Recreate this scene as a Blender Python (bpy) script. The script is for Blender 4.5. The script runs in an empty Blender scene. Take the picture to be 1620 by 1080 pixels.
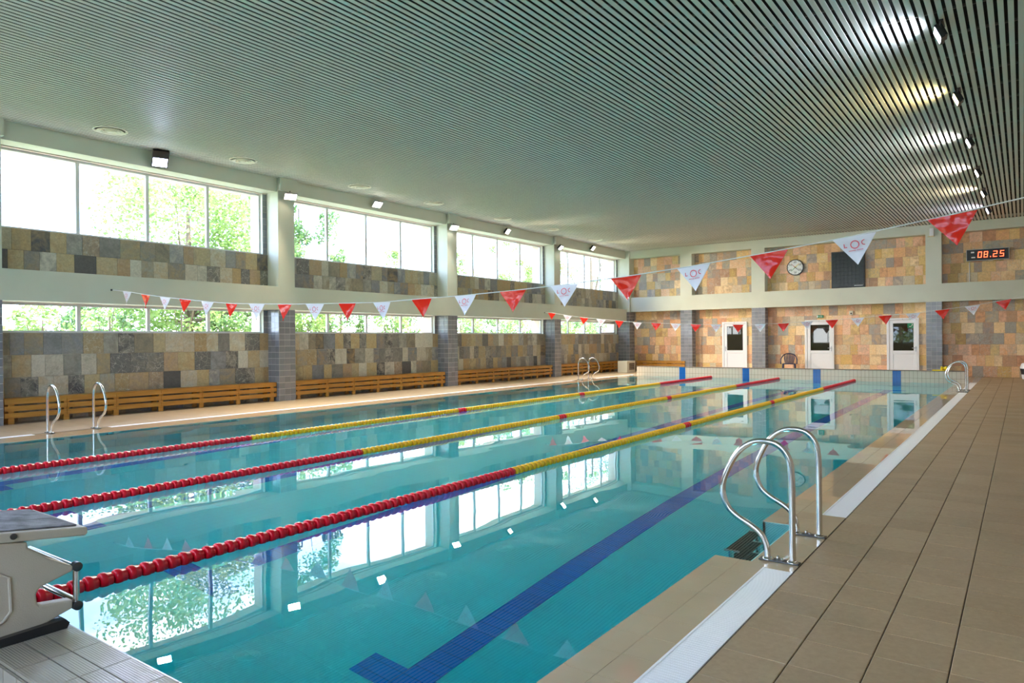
import bpy, math, random
from mathutils import Vector, Matrix
R = math.radians
PI = math.pi
random.seed(7)
scn = bpy.context.scene
COL = scn.collection

# ------------------------------------------------------------------ camera
cd = bpy.data.cameras.new('camera'); cam = bpy.data.objects.new('camera', cd); COL.objects.link(cam)
cd.sensor_width = 36.0; cd.lens = 1113.7 / 1620 * 36; cd.clip_start = 0.05; cd.clip_end = 500
yw, pt, rl = R(35.9713), R(-0.1167), R(-0.5012)
fw = Vector((-math.sin(yw) * math.cos(pt), math.cos(yw) * math.cos(pt), math.sin(pt)))
rt = Vector((math.cos(yw), math.sin(yw), 0)); up = rt.cross(fw)
rt2 = rt * math.cos(rl) + up * math.sin(rl); up2 = -rt * math.sin(rl) + up * math.cos(rl)
m = Matrix.Identity(4)
for i in range(3):
    m[i][0] = rt2[i]; m[i][1] = up2[i]; m[i][2] = -fw[i]
m[0][3], m[1][3], m[2][3] = 1.2167, -1.4719, 1.4957
cam.matrix_world = m
scn.camera = cam

# ------------------------------------------------------------------ view, world, sun
scn.view_settings.view_transform = 'Standard'; scn.view_settings.look = 'None'
scn.view_settings.gamma = 1.0; scn.view_settings.use_curve_mapping = False
scn.view_settings.exposure = 2.36
scn.cycles.max_bounces = 10; scn.cycles.diffuse_bounces = 5; scn.cycles.transparent_max_bounces = 16
scn.cycles.transmission_bounces = 6; scn.cycles.glossy_bounces = 5
scn.cycles.sample_clamp_indirect = 10.0
SKY = 2.8

w = bpy.data.worlds.new('sky'); scn.world = w; w.use_nodes = True
nt = w.node_tree; nt.nodes.clear()
def wn(t, **k):
    n = nt.nodes.new(t)
    for a, b in k.items(): setattr(n, a, b)
    return n
tc = wn('ShaderNodeTexCoord'); sep = wn('ShaderNodeSeparateXYZ'); nt.links.new(tc.outputs['Generated'], sep.inputs[0])
noi = wn('ShaderNodeTexNoise'); noi.inputs['Scale'].default_value = 2.6; noi.inputs['Detail'].default_value = 7; noi.inputs['Roughness'].default_value = .55
mp = wn('ShaderNodeMapping'); mp.inputs['Scale'].default_value = (1, 1, 2.2); mp.inputs['Location'].default_value = (1.3, .4, .2)
nt.links.new(tc.outputs['Generated'], mp.inputs[0]); nt.links.new(mp.outputs[0], noi.inputs['Vector'])
cr = wn('ShaderNodeValToRGB'); cr.color_ramp.elements[0].position = .50; cr.color_ramp.elements[1].position = .64
nt.links.new(noi.outputs['Fac'], cr.inputs[0])
grad = wn('ShaderNodeValToRGB'); grad.color_ramp.elements[0].position = 0.0; grad.color_ramp.elements[0].color = (.50, .68, 1.0, 1)
grad.color_ramp.elements[1].position = .7; grad.color_ramp.elements[1].color = (.13, .27, .70, 1)
nt.links.new(sep.outputs['Z'], grad.inputs[0])
mx = wn('ShaderNodeMixRGB'); nt.links.new(cr.outputs[0], mx.inputs[0]); nt.links.new(grad.outputs[0], mx.inputs[1]); mx.inputs[2].default_value = (1.25, 1.24, 1.24, 1)
bg = wn('ShaderNodeBackground'); bg.inputs[1].default_value = SKY; nt.links.new(mx.outputs[0], bg.inputs[0])
wo = wn('ShaderNodeOutputWorld'); nt.links.new(bg.outputs[0], wo.inputs[0])

sd = bpy.data.lights.new('sun', 'SUN'); sd.energy = 6.0; sd.angle = R(1.5); sd.color = (1, .95, .86)
sun = bpy.data.objects.new('sun', sd); COL.objects.link(sun)
sun.rotation_euler = Vector((0.28, 0.40, 0.95)).to_track_quat('Z', 'Y').to_euler()   # from behind the hall, lights the trees

def portal(loc, sx, sy, dirv):
    l = bpy.data.lights.new('window_portal', 'AREA'); l.shape = 'RECTANGLE'; l.size = sx; l.size_y = sy
    l.cycles.is_portal = True
    o = bpy.data.objects.new('window_portal', l); COL.objects.link(o); o.location = loc
    o.rotation_euler = Vector(dirv).to_track_quat('-Z', 'Z').to_euler()

# ------------------------------------------------------------------ materials
def mat(name, color=(.5, .5, .5), rough=.5, metal=0.0, emit=None, es=0, spec=.5):
    mm = bpy.data.materials.new(name); mm.use_nodes = True
    b = mm.node_tree.nodes['Principled BSDF']
    b.inputs['Base Color'].default_value = (*color, 1); b.inputs['Roughness'].default_value = rough
    b.inputs['Metallic'].default_value = metal
    b.inputs['Specular IOR Level'].default_value = spec
    if emit:
        b.inputs['Emission Color'].default_value = (*emit, 1); b.inputs['Emission Strength'].default_value = es
    return mm
def N(mm, t, **k):
    n = mm.node_tree.nodes.new(t)
    for a, b in k.items(): setattr(n, a, b)
    return n
def L(mm, a, b): mm.node_tree.links.new(a, b)
def BS(mm): return mm.node_tree.nodes['Principled BSDF']
def math_(mm, op, a, b=None):
    n = N(mm, 'ShaderNodeMath', operation=op)
    for i, v in enumerate((a, b)):
        if v is None: continue
        if isinstance(v, (int, float)): n.inputs[i].default_value = v
        else: L(mm, v, n.inputs[i])
    return n.outputs[0]
def noise_mat(name, c1, c2, scale, rough=.5, bump=0, bscale=None, metal=0, stretch=(1, 1, 1), detail=5):
    mm = mat(name, c1, rough, metal)
    g = N(mm, 'ShaderNodeNewGeometry'); mpn = N(mm, 'ShaderNodeMapping'); mpn.inputs['Scale'].default_value = stretch
    L(mm, g.outputs['Position'], mpn.inputs[0])
    n = N(mm, 'ShaderNodeTexNoise'); n.inputs['Scale'].default_value = scale; n.inputs['Detail'].default_value = detail
    L(mm, mpn.outputs[0], n.inputs['Vector'])
    r = N(mm, 'ShaderNodeValToRGB'); r.color_ramp.elements[0].position = .35; r.color_ramp.elements[1].position = .65
    r.color_ramp.elements[0].color = (*c1, 1); r.color_ramp.elements[1].color = (*c2, 1)
    L(mm, n.outputs['Fac'], r.inputs[0]); L(mm, r.outputs[0], BS(mm).inputs['Base Color'])
    if bump:
        n2 = N(mm, 'ShaderNodeTexNoise'); n2.inputs['Scale'].default_value = bscale or scale * 4; n2.inputs['Detail'].default_value = 4
        L(mm, mpn.outputs[0], n2.inputs['Vector'])
        b = N(mm, 'ShaderNodeBump'); b.inputs['Strength'].default_value = bump; b.inputs['Distance'].default_value = .01
        L(mm, n2.outputs['Fac'], b.inputs['Height']); L(mm, b.outputs[0], BS(mm).inputs['Normal'])
    return mm
def rnd_fac(mm):
    oi = N(mm, 'ShaderNodeObjectInfo'); g = N(mm, 'ShaderNodeNewGeometry')
    return math_(mm, 'FRACT', math_(mm, 'ADD', oi.outputs['Random'], math_(mm, 'MULTIPLY', g.outputs['Random Per Island'], .999))), g
def stone_mat(name, palette, vein, rough=.38):
    mm = mat(name, (.4, .4, .4), rough)
    f, g = rnd_fac(mm)
    ramp = N(mm, 'ShaderNodeValToRGB'); ramp.color_ramp.interpolation = 'CONSTANT'
    el = ramp.color_ramp.elements
    while len(el) < len(palette): el.new(.5)
    for i, c in enumerate(palette):
        el[i].position = i / len(palette); el[i].color = (*c, 1)
    L(mm, f, ramp.inputs[0])
    # offset position per stone so that the grain differs from stone to stone
    vm = N(mm, 'ShaderNodeVectorMath', operation='ADD')
    cx = N(mm, 'ShaderNodeCombineXYZ')
    for i in range(3): L(mm, math_(mm, 'MULTIPLY', f, 37.0 + 13 * i), cx.inputs[i])
    L(mm, g.outputs['Position'], vm.inputs[0]); L(mm, cx.outputs[0], vm.inputs[1])
    n1 = N(mm, 'ShaderNodeTexNoise'); n1.inputs['Scale'].default_value = 3.2; n1.inputs['Detail'].default_value = 6; n1.inputs['Distortion'].default_value = 1.6
    L(mm, vm.outputs[0], n1.inputs['Vector'])
    r1 = N(mm, 'ShaderNodeValToRGB'); r1.color_ramp.elements[0].position = .38; r1.color_ramp.elements[1].position = .68
    L(mm, n1.outputs['Fac'], r1.inputs[0])
    m1 = N(mm, 'ShaderNodeMixRGB'); L(mm, math_(mm, 'MULTIPLY', r1.outputs[0], .55), m1.inputs[0]); L(mm, ramp.outputs[0], m1.inputs[1])
    # second palette pick, for the stain colour
    ramp2 = N(mm, 'ShaderNodeValToRGB'); e2 = ramp2.color_ramp.elements
    while len(e2) < len(vein): e2.new(.5)
    for i, c in enumerate(vein):
        e2[i].position = i / len(vein); e2[i].color = (*c, 1)
    ramp2.color_ramp.interpolation = 'CONSTANT'
    L(mm, math_(mm, 'FRACT', math_(mm, 'MULTIPLY', f, 7.31)), ramp2.inputs[0]); L(mm, ramp2.outputs[0], m1.inputs[2])
    # fine grain
    n2 = N(mm, 'ShaderNodeTexNoise'); n2.inputs['Scale'].default_value = 22; n2.inputs['Detail'].default_value = 6; n2.inputs['Distortion'].default_value = .8
    L(mm, vm.outputs[0], n2.inputs['Vector'])
    m2 = N(mm, 'ShaderNodeMixRGB', blend_type='MULTIPLY'); m2.inputs[0].default_value = .35
    r2 = N(mm, 'ShaderNodeValToRGB'); r2.color_ramp.elements[0].color = (.45, .45, .45, 1); r2.color_ramp.elements[1].color = (1.3, 1.3, 1.3, 1)
    r2.color_ramp.elements[0].position = .3; r2.color_ramp.elements[1].position = .7
    L(mm, n2.outputs['Fac'], r2.inputs[0]); L(mm, m1.outputs[0], m2.inputs[1]); L(mm, r2.outputs[0], m2.inputs[2])
    # pale veins on some stones
    wv = N(mm, 'ShaderNodeTexVoronoi', feature='DISTANCE_TO_EDGE'); wv.inputs['Scale'].default_value = 7
    nz = N(mm, 'ShaderNodeMixRGB', blend_type='ADD'); nz.inputs[0].default_value = .35
    L(mm, vm.outputs[0], nz.inputs[1]); L(mm, n1.outputs['Color'], nz.inputs[2]); L(mm, nz.outputs[0], wv.inputs['Vector'])
    vf = math_(mm, 'LESS_THAN', wv.outputs['Distance'], .018)
    vf = math_(mm, 'MULTIPLY', vf, math_(mm, 'GREATER_THAN', math_(mm, 'FRACT', math_(mm, 'MULTIPLY', f, 3.77)), .72))
    m3 = N(mm, 'ShaderNodeMixRGB'); L(mm, math_(mm, 'MULTIPLY', vf, .6), m3.inputs[0]); L(mm, m2.outputs[0], m3.inputs[1]); m3.inputs[2].default_value = (.62, .6, .52, 1)
    L(mm, m3.outputs[0], BS(mm).inputs['Base Color'])
    b = N(mm, 'ShaderNodeBump'); b.inputs['Strength'].default_value = .35; b.inputs['Distance'].default_value = .008
    L(mm, n2.outputs['Fac'], b.inputs['Height']); L(mm, b.outputs[0], BS(mm).inputs['Normal'])
    return mm
def tile_grid(mm, ax, sx, sz, off=(0, 0), w_=.006):
    """joint mask from world position on two axes"""
    g = N(mm, 'ShaderNodeNewGeometry'); s = N(mm, 'ShaderNodeSeparateXYZ'); L(mm, g.outputs['Position'], s.inputs[0])
    ms = []
    for a, p, o in ((ax[0], sx, off[0]), (ax[1], sz, off[1])):
        v = math_(mm, 'FRACT', math_(mm, 'DIVIDE', math_(mm, 'ADD', s.outputs[a], 100 * p - o), p))
        v = math_(mm, 'LESS_THAN', math_(mm, 'MULTIPLY', v, p), w_)
        ms.append(v)
    return math_(mm, 'MAXIMUM', ms[0], ms[1])
def gridded(name, base, joint, ax, sx, sz, off=(0, 0), w_=.006, rough=.3, var=.12):
    mm = mat(name, base, rough)
    k = tile_grid(mm, ax, sx, sz, off, w_)
    g = N(mm, 'ShaderNodeNewGeometry')
    n = N(mm, 'ShaderNodeTexNoise'); n.inputs['Scale'].default_value = 2.3; n.inputs['Detail'].default_value = 5; L(mm, g.outputs['Position'], n.inputs['Vector'])
    hv = N(mm, 'ShaderNodeMixRGB', blend_type='MULTIPLY'); hv.inputs[0].default_value = var * 2
    hv.inputs[1].default_value = (*base, 1); L(mm, n.outputs['Fac'], hv.inputs[2])
    mxx = N(mm, 'ShaderNodeMixRGB'); L(mm, k, mxx.inputs[0]); L(mm, hv.outputs[0], mxx.inputs[1]); mxx.inputs[2].default_value = (*joint, 1)
    L(mm, mxx.outputs[0], BS(mm).inputs['Base Color'])
    b = N(mm, 'ShaderNodeBump', invert=True); b.inputs['Strength'].default_value = .5; b.inputs['Distance'].default_value = .003
    L(mm, k, b.inputs['Height']); L(mm, b.outputs[0], BS(mm).inputs['Normal'])
    return mm
def pane_mat(name, tint=(1, 1, 1), gl=.06):
    mm = bpy.data.materials.new(name); mm.use_nodes = True; t = mm.node_tree; t.nodes.clear()
    tr = N(mm, 'ShaderNodeBsdfTransparent'); tr.inputs[0].default_value = (*tint, 1)
    g = N(mm, 'ShaderNodeBsdfGlossy'); g.inputs['Roughness'].default_value = .01
    x = N(mm, 'ShaderNodeMixShader'); x.inputs[0].default_value = gl
    L(mm, tr.outputs[0], x.inputs[1]); L(mm, g.outputs[0], x.inputs[2])
    o = N(mm, 'ShaderNodeOutputMaterial'); L(mm, x.outputs[0], o.inputs[0])
    return mm

M = {}
M['paint'] = noise_mat('painted_plaster_pale_green', (.54, .555, .455), (.57, .585, .485), 1.5, .55, .1, 60)
M['render_out'] = mat('outside_render', (.62, .52, .42), .8)
M['grey_tile'] = mat('grey_glazed_tile', (.20, .205, .225), .16)
f_, g_ = rnd_fac(M['grey_tile'])
hs = N(M['grey_tile'], 'ShaderNodeMixRGB'); L(M['grey_tile'], f_, hs.inputs[0]); hs.inputs[1].default_value = (.175, .18, .20, 1); hs.inputs[2].default_value = (.245, .25, .27, 1)
L(M['grey_tile'], hs.outputs[0], BS(M['grey_tile']).inputs['Base Color'])
M['grout'] = mat('pale_grout', (.60, .60, .58), .8)
M['grout_dark'] = mat('dark_grout', (.055, .045, .035), .9)
M['stone_left'] = stone_mat('slate_cladding_grey', [(.24, .235, .21), (.44, .38, .25), (.085, .085, .085), (.50, .47, .38), (.30, .26, .18), (.20, .21, .22), (.56, .54, .45), (.38, .29, .16), (.27, .28, .285), (.46, .38, .22), (.15, .15, .145), (.33, .32, .27), (.23, .24, .26), (.40, .30, .20)],
                            [(.50, .34, .14), (.11, .11, .105), (.56, .52, .42), (.32, .29, .21), (.42, .27, .11)])
M['stone_back'] = stone_mat('sandstone_cladding_warm', [(.78, .40, .19), (.78, .52, .23), (.66, .33, .17), (.86, .62, .34), (.36, .30, .25), (.80, .47, .25), (.62, .40, .12), (.84, .48, .30), (.52, .31, .18), (.64, .52, .34), (.74, .51, .20), (.38, .35, .29)],
                            [(.78, .46, .17), (.36, .16, .08), (.82, .62, .40), (.40, .33, .24), (.60, .29, .12)])
M['cement'] = mat('cement_bed', (.12, .105, .085), .9)
M['slat'] = mat('ceiling_slat_grey_green', (.70, .69, .62), .52, 0, spec=.15)
M['void'] = mat('dark_ceiling_void', (.016, .015, .013), .9)
M['frame'] = mat('window_frame_white', (.62, .62, .60), .4)
M['pane'] = pane_mat('window_glass', (.97, .99, .98), .05)
M['white'] = mat('white_plastic', (.74, .74, .76), .35)
M['wood'] = noise_mat('varnished_pine', (.38, .165, .02), (.50, .24, .04), 3.0, .35, .1, 40, stretch=(8, .7, 10))
M['deck'] = gridded('beige_deck_far', (.50, .385, .255), (.27, .20, .13), (0, 1), .305, .318, (.022, 0), .008, .35)
M['steel'] = mat('polished_stainless_steel', (.72, .70, .67), .16, 1.0)
M['steel_dark'] = mat('dark_steel_plate', (.10, .10, .10), .35, .8)
M['black'] = mat('black_plastic', (.012, .012, .014), .35)
M['red_float'] = mat('red_lane_float', (.80, .004, .022), .28)
M['yellow_float'] = mat('yellow_lane_float', (.95, .53, .003), .3)
M['cable'] = mat('steel_cable', (.4, .4, .4), .4, .8)
M['blue_tile'] = gridded('blue_lane_tile', (.0, .21, .80), (.0, .12, .45), (0, 1), .245, .12, (-2.243, .06), .008, .25)
M['blue_wall_tile'] = gridded('blue_wall_tile', (.004, .12, .45), (.002, .05, .22), (0, 2), .12, .245, (-2.31, .125), .008, .25)
M['basin'] = gridded('turquoise_basin_tile', (.42, .86, .86), (.36, .74, .75), (0, 1), .12, .245, (0, 0), .006, .3, .05)
M['basin_wall'] = gridded('turquoise_basin_wall_tile', (.42, .86, .86), (.36, .74, .75), (1, 2), .12, .245, (0, 0), .006, .3, .05)
M['beige_wall_tile'] = gridded('beige_glazed_wall_tile', (.60, .53, .42), (.24, .18, .13), (0, 2), .12, .245, (-2.31, .125), .008, .25, .06)
M['platform_tile'] = mat('beige_ribbed_tile', (.40, .335, .245), .13)
wv_ = N(M['platform_tile'], 'ShaderNodeTexWave'); wv_.inputs['Scale'].default_value = 34; wv_.bands_direction = 'Y'
gp = N(M['platform_tile'], 'ShaderNodeNewGeometry'); L(M['platform_tile'], gp.outputs['Position'], wv_.inputs['Vector'])
bb = N(M['platform_tile'], 'ShaderNodeBump'); bb.inputs['Strength'].default_value = .35; bb.inputs['Distance'].default_value = .003
L(M['platform_tile'], wv_.outputs['Fac'], bb.inputs['Height']); L(M['platform_tile'], bb.outputs[0], BS(M['platform_tile']).inputs['Normal'])
M['grate'] = mat('white_grating_plastic', (.97, .97, .98), .4)
M['channel'] = mat('gutter_channel', (.8, .8, .82), .6)
M['flag_red'] = mat('red_vinyl_pennant', (.90, .035, .012), .16)
M['flag_white'] = mat('white_vinyl_pennant', (.90, .88, .93), .25)
for k_ in ('flag_red', 'flag_white'):
    mm = M[k_]; g = N(mm, 'ShaderNodeNewGeometry'); n = N(mm, 'ShaderNodeTexNoise'); n.inputs['Scale'].default_value = 9; n.inputs['Detail'].default_value = 1
    L(mm, g.outputs['Position'], n.inputs['Vector']); b = N(mm, 'ShaderNodeBump'); b.inputs['Strength'].default_value = .8; b.inputs['Distance'].default_value = .02
    L(mm, n.outputs['Fac'], b.inputs['Height']); L(mm, b.outputs[0], BS(mm).inputs['Normal'])
    tl = N(mm, 'ShaderNodeBsdfTranslucent'); tl.inputs[0].default_value = BS(mm).inputs['Base Color'].default_value
    sx_ = N(mm, 'ShaderNodeMixShader'); sx_.inputs[0].default_value = .35; L(mm, BS(mm).outputs[0], sx_.inputs[1]); L(mm, tl.outputs[0], sx_.inputs[2])
    L(mm, sx_.outputs[0], mm.node_tree.nodes['Material Output'].inputs[0])
M['logo'] = mat('red_print', (.72, .02, .05), .4)
M['cord'] = mat('white_cord', (.75, .75, .72), .6)
M['block'] = noise_mat('cream_fibreglass', (.50, .43, .32), (.55, .47, .36), 6, .45, .15, 220)
M['antislip'] = noise_mat('grey_antislip_mat', (.10, .10, .11), (.28, .28, .30), 14, .75, .5, 160)
M['rubber'] = mat('black_rubber', (.02, .02, .02), .25)
M['led_red'] = mat('red_led', (.4, .01, .0), .4, 0, (1, .06, .02), 2.2)
M['green'] = mat('green_sign', (.0, .20, .07), .4)
M['navy'] = mat('navy_plastic', (.012, .02, .075), .3)
M['yellow'] = mat('yellow_foam', (.80, .62, .01), .6)
M['door_glass'] = mat('dark_door_glass', (.022, .02, .010), .02)
M['steel_brushed'] = mat('brushed_grey_metal', (.45, .45, .46), .35, .7)
M['vent'] = mat('white_enamel_diffuser', (.92, .88, .78), .4)
M['scoreboard'] = mat('black_matrix_board', (.006, .010, .009), .25)
M['clock_white'] = mat('clock_face', (.75, .78, .78), .4)
M['cabinet'] = mat('cream_cabinet', (.62, .60, .50), .5)

# deck tile: sandy beige, slightly wet
def deck_tile_mat():
    mm = mat('beige_deck_tile', (.42, .34, .25), .3)
    f, g = rnd_fac(mm)
    n = N(mm, 'ShaderNodeTexNoise'); n.inputs['Scale'].default_value = 26; n.inputs['Detail'].default_value = 7; n.inputs['Roughness'].default_value = .7; L(mm, g.outputs['Position'], n.inputs['Vector'])
    n2 = N(mm, 'ShaderNodeTexNoise'); n2.inputs['Scale'].default_value = 1.7; n2.inputs['Detail'].default_value = 4; L(mm, g.outputs['Position'], n2.inputs['Vector'])
    r = N(mm, 'ShaderNodeValToRGB'); r.color_ramp.elements[0].position = .3; r.color_ramp.elements[1].position = .7
    r.color_ramp.elements[0].color = (.34, .240, .138, 1); r.color_ramp.elements[1].color = (.45, .325, .195, 1)
    L(mm, math_(mm, 'ADD', math_(mm, 'MULTIPLY', n.outputs['Fac'], .75), math_(mm, 'MULTIPLY', f, .22)), r.inputs[0])
    L(mm, r.outputs[0], BS(mm).inputs['Base Color'])
    rr = N(mm, 'ShaderNodeMapRange'); rr.inputs['From Min'].default_value = .3; rr.inputs['From Max'].default_value = .7; rr.inputs['To Min'].default_value = .40; rr.inputs['To Max'].default_value = .55
    L(mm, n2.outputs['Fac'], rr.inputs[0]); L(mm, rr.outputs[0], BS(mm).inputs['Roughness'])
    b = N(mm, 'ShaderNodeBump'); b.inputs['Strength'].default_value = .3; b.inputs['Distance'].default_value = .004
    L(mm, n.outputs['Fac'], b.inputs['Height']); L(mm, b.outputs[0], BS(mm).inputs['Normal'])
    return mm
M['deck_tile'] = deck_tile_mat()
M['coping'] = noise_mat('beige_coping_tile', (.54, .405, .25), (.59, .445, .28), 3, .3)
BS(M['coping']).inputs['Coat Weight'].default_value = 1; BS(M['coping']).inputs['Coat Roughness'].default_value = .015; BS(M['coping']).inputs['Coat IOR'].default_value = 1.33
M['coping_joint'] = mat('pale_coping_joint', (.62, .54, .40), .5)

def water_mat():
    mm = bpy.data.materials.new('pool_water'); mm.use_nodes = True; mm.node_tree.nodes.clear()
    gl = N(mm, 'ShaderNodeBsdfGlass'); gl.inputs['Roughness'].default_value = 0.0; gl.inputs['IOR'].default_value = 1.333
    g = N(mm, 'ShaderNodeNewGeometry'); mpn = N(mm, 'ShaderNodeMapping'); mpn.inputs['Scale'].default_value = (1, .75, 1); L(mm, g.outputs['Position'], mpn.inputs[0])
    n = N(mm, 'ShaderNodeTexNoise'); n.inputs['Scale'].default_value = 1.1; n.inputs['Detail'].default_value = 1.5; n.inputs['Roughness'].default_value = .35; L(mm, mpn.outputs[0], n.inputs['Vector'])
    b = N(mm, 'ShaderNodeBump'); b.inputs['Strength'].default_value = 1.0; b.inputs['Distance'].default_value = .004
    L(mm, n.outputs['Fac'], b.inputs['Height']); L(mm, b.outputs[0], gl.inputs['Normal'])
    va = N(mm, 'ShaderNodeVolumeAbsorption'); va.inputs['Color'].default_value = (.0, .885, .92, 1); va.inputs['Density'].default_value = .85
    o = N(mm, 'ShaderNodeOutputMaterial'); L(mm, gl.outputs[0], o.inputs[0]); L(mm, va.outputs[0], o.inputs[1])
    return mm
M['water'] = water_mat()

# ------------------------------------------------------------------ mesh helpers
class MB:
    def __init__(s): s.v = []; s.f = []
    def box(s, x0, x1, y0, y1, z0, z1):
        b = len(s.v)
        s.v += [(x0, y0, z0), (x1, y0, z0), (x1, y1, z0), (x0, y1, z0), (x0, y0, z1), (x1, y0, z1), (x1, y1, z1), (x0, y1, z1)]
        s.f += [tuple(b + i for i in q) for q in ((0, 3, 2, 1), (4, 5, 6, 7), (0, 1, 5, 4), (1, 2, 6, 5), (2, 3, 7, 6), (3, 0, 4, 7))]
        return s
    def prism(s, pts, d0, d1, axis='x'):
        """extrude 2D polygon along axis: pts (a,b) in the other two axes in xyz order"""
        n = len(pts); b = len(s.v)
        for d in (d0, d1):
            for p in pts:
                s.v.append({'x': (d, p[0], p[1]), 'y': (p[0], d, p[1]), 'z': (p[0], p[1], d)}[axis])
        s.f.append(tuple(b + i for i in range(n - 1, -1, -1))); s.f.append(tuple(b + n + i for i in range(n)))
        for i in range(n):
            j = (i + 1) % n; s.f.append((b + i, b + j, b + n + j, b + n + i))
        return s
    def tube(s, path, r, seg=10, cap=True, closed=False):
        P = [Vector(p) for p in path]; n = len(P); b = len(s.v)
        nrm = None
        for i, p in enumerate(P):
            a = P[i - 1] if (i > 0 or closed) else p; c = P[(i + 1) % n] if (i < n - 1 or closed) else p
            t = (c - a).normalized()
            if nrm is None:
                nrm = t.orthogonal().normalized()
            nrm = (nrm - t * nrm.dot(t)).normalized(); bn = t.cross(nrm)
            rr = r[i] if isinstance(r, (list, tuple)) else r
            for k in range(seg):
                a_ = 2 * PI * k / seg
                s.v.append(tuple(p + (nrm * math.cos(a_) + bn * math.sin(a_)) * rr))
        for i in range(n if closed else n - 1):
            i2 = (i + 1) % n
            for k in range(seg):
                k2 = (k + 1) % seg
                s.f.append((b + i * seg + k, b + i * seg + k2, b + i2 * seg + k2, b + i2 * seg + k))
        if cap and not closed:
            s.f.append(tuple(b + k for k in range(seg - 1, -1, -1))); s.f.append(tuple(b + (n - 1) * seg + k for k in range(seg)))
        return s
    def lathe(s, prof, c=(0, 0, 0), axis='z', seg=16):
        """prof: (pos along axis, radius)"""
        b = len(s.v)
        for h, r in prof:
            for k in range(seg):
                a = 2 * PI * k / seg; u, v = r * math.cos(a), r * math.sin(a)
                p = {'z': (u, v, h), 'y': (v, h, u), 'x': (h, u, v)}[axis]
                s.v.append((p[0] + c[0], p[1] + c[1], p[2] + c[2]))
        for i in range(len(prof) - 1):
            for k in range(seg):
                k2 = (k + 1) % seg
                s.f.append((b + i * seg + k, b + i * seg + k2, b + (i + 1) * seg + k2, b + (i + 1) * seg + k))
        s.f.append(tuple(b + k for k in range(seg - 1, -1, -1))); s.f.append(tuple(b + (len(prof) - 1) * seg + k for k in range(seg)))
        return s
    def xf(s, mtx, start=0):
        for i in range(start, len(s.v)): s.v[i] = tuple(mtx @ Vector(s.v[i]))
        return s
    def mesh(s, name, mt, smooth=False):
        me = bpy.data.meshes.new(name); me.from_pydata(s.v, [], s.f)
        if mt: me.materials.append(mt)
        if smooth:
            me.polygons.foreach_set('use_smooth', [True] * len(me.polygons))
            try: me.set_sharp_from_angle(angle=R(40))
            except Exception: pass
        me.update(); return me
    def build(s, name, mt, parent=None, smooth=False, loc=None, bevel=0):
        o = bpy.data.objects.new(name, s.mesh(name, mt, smooth)); COL.objects.link(o)
        if parent: o.parent = parent
        if loc: o.location = loc
        if bevel:
            bm = o.modifiers.new('bevel', 'BEVEL'); bm.width = bevel; bm.segments = 2; bm.limit_method = 'ANGLE'
        return o
def inst(name, me, parent=None, loc=(0, 0, 0), scale=None, rot=None):
    o = bpy.data.objects.new(name, me); COL.objects.link(o)
    if parent: o.parent = parent
    o.location = loc
    if scale: o.scale = scale
    if rot: o.rotation_euler = rot
    return o
def tag(o, label, cat, group=None):
    o['label'] = label; o['category'] = cat
    if group: o['group'] = group
    return o
def empty(name, loc=(0, 0, 0), rz=0):
    o = bpy.data.objects.new(name, None); COL.objects.link(o); o.location = loc; o.rotation_euler = (0, 0, rz); o.empty_display_size = .1
    return o
def thing(name, label, cat, loc=(0, 0, 0), rz=0, group=None): return tag(empty(name, loc, rz), label, cat, group)
def struct(name, mb, mt):
    o = mb.build(name, mt); o['kind'] = 'structure'; return o
def stuff(o): o['kind'] = 'stuff'; return o
def copy_tree(o, parent=None):
    c = o.copy(); COL.objects.link(c); c.parent = parent
    for ch in list(o.children): copy_tree(ch, c)
    return c
UC = {}
def ucube(mt, name='piece', ch=.0):
    k = (mt.name, name)
    if k not in UC: UC[k] = MB().box(-.5, .5, -.5, .5, -.5, .5).mesh(name, mt)
    return UC[k]
def text_mb(txt, size, thick=.002):
    cu = bpy.data.curves.new('t', 'FONT'); cu.body = txt; cu.size = size; cu.extrude = thick; cu.resolution_u = 2
    cu.align_x = 'CENTER'; cu.align_y = 'CENTER'
    o = bpy.data.objects.new('t', cu); me = o.to_mesh()
    r = MB(); r.v = [tuple(v.co) for v in me.vertices]; r.f = [tuple(p.vertices) for p in me.polygons]
    o.to_mesh_clear(); bpy.data.objects.remove(o); bpy.data.curves.remove(cu)
    return r

# ------------------------------------------------------------------ dimensions
XC = -14.01           # front of left columns
XS = -14.46           # face of the left stone cladding
XW = -14.62           # window plane
ZC = 5.65             # ceiling
COLS = [(3.02, 3.52), (9.48, 9.97), (15.95, 16.43), (22.44, 22.92)]
COL4 = 28.80
YB = 28.9             # front of back columns and beams
YS = 29.30            # face of the back stone cladding
YF, XR = -4.0, 2.6    # front wall, right wall
ZB0, ZB1, ZH = 2.32, 2.905, 5.30
XBL, XBR = -11.36, -.52     # pool basin inner walls
XGL, XGR = -12.0, -.165     # inner edge of gutters
YP0, YP1 = -.21, 25.0

# ------------------------------------------------------------------ floor (the deck slab, its tiles on top)
fl = MB()
fl.box(.028, XR, YF, YS + .03, -.4, -.012)
fl.box(-14.49, XGL - .13, YF, YS + .03, -.4, -.002)
fl.box(XGL - .13, .028, YF, -.5, -.4, -.002)
fl.box(XGL - .13, .028, 25.3, YS + .03, -.4, -.002)
floor = struct('floor', fl, M['deck'])
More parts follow.
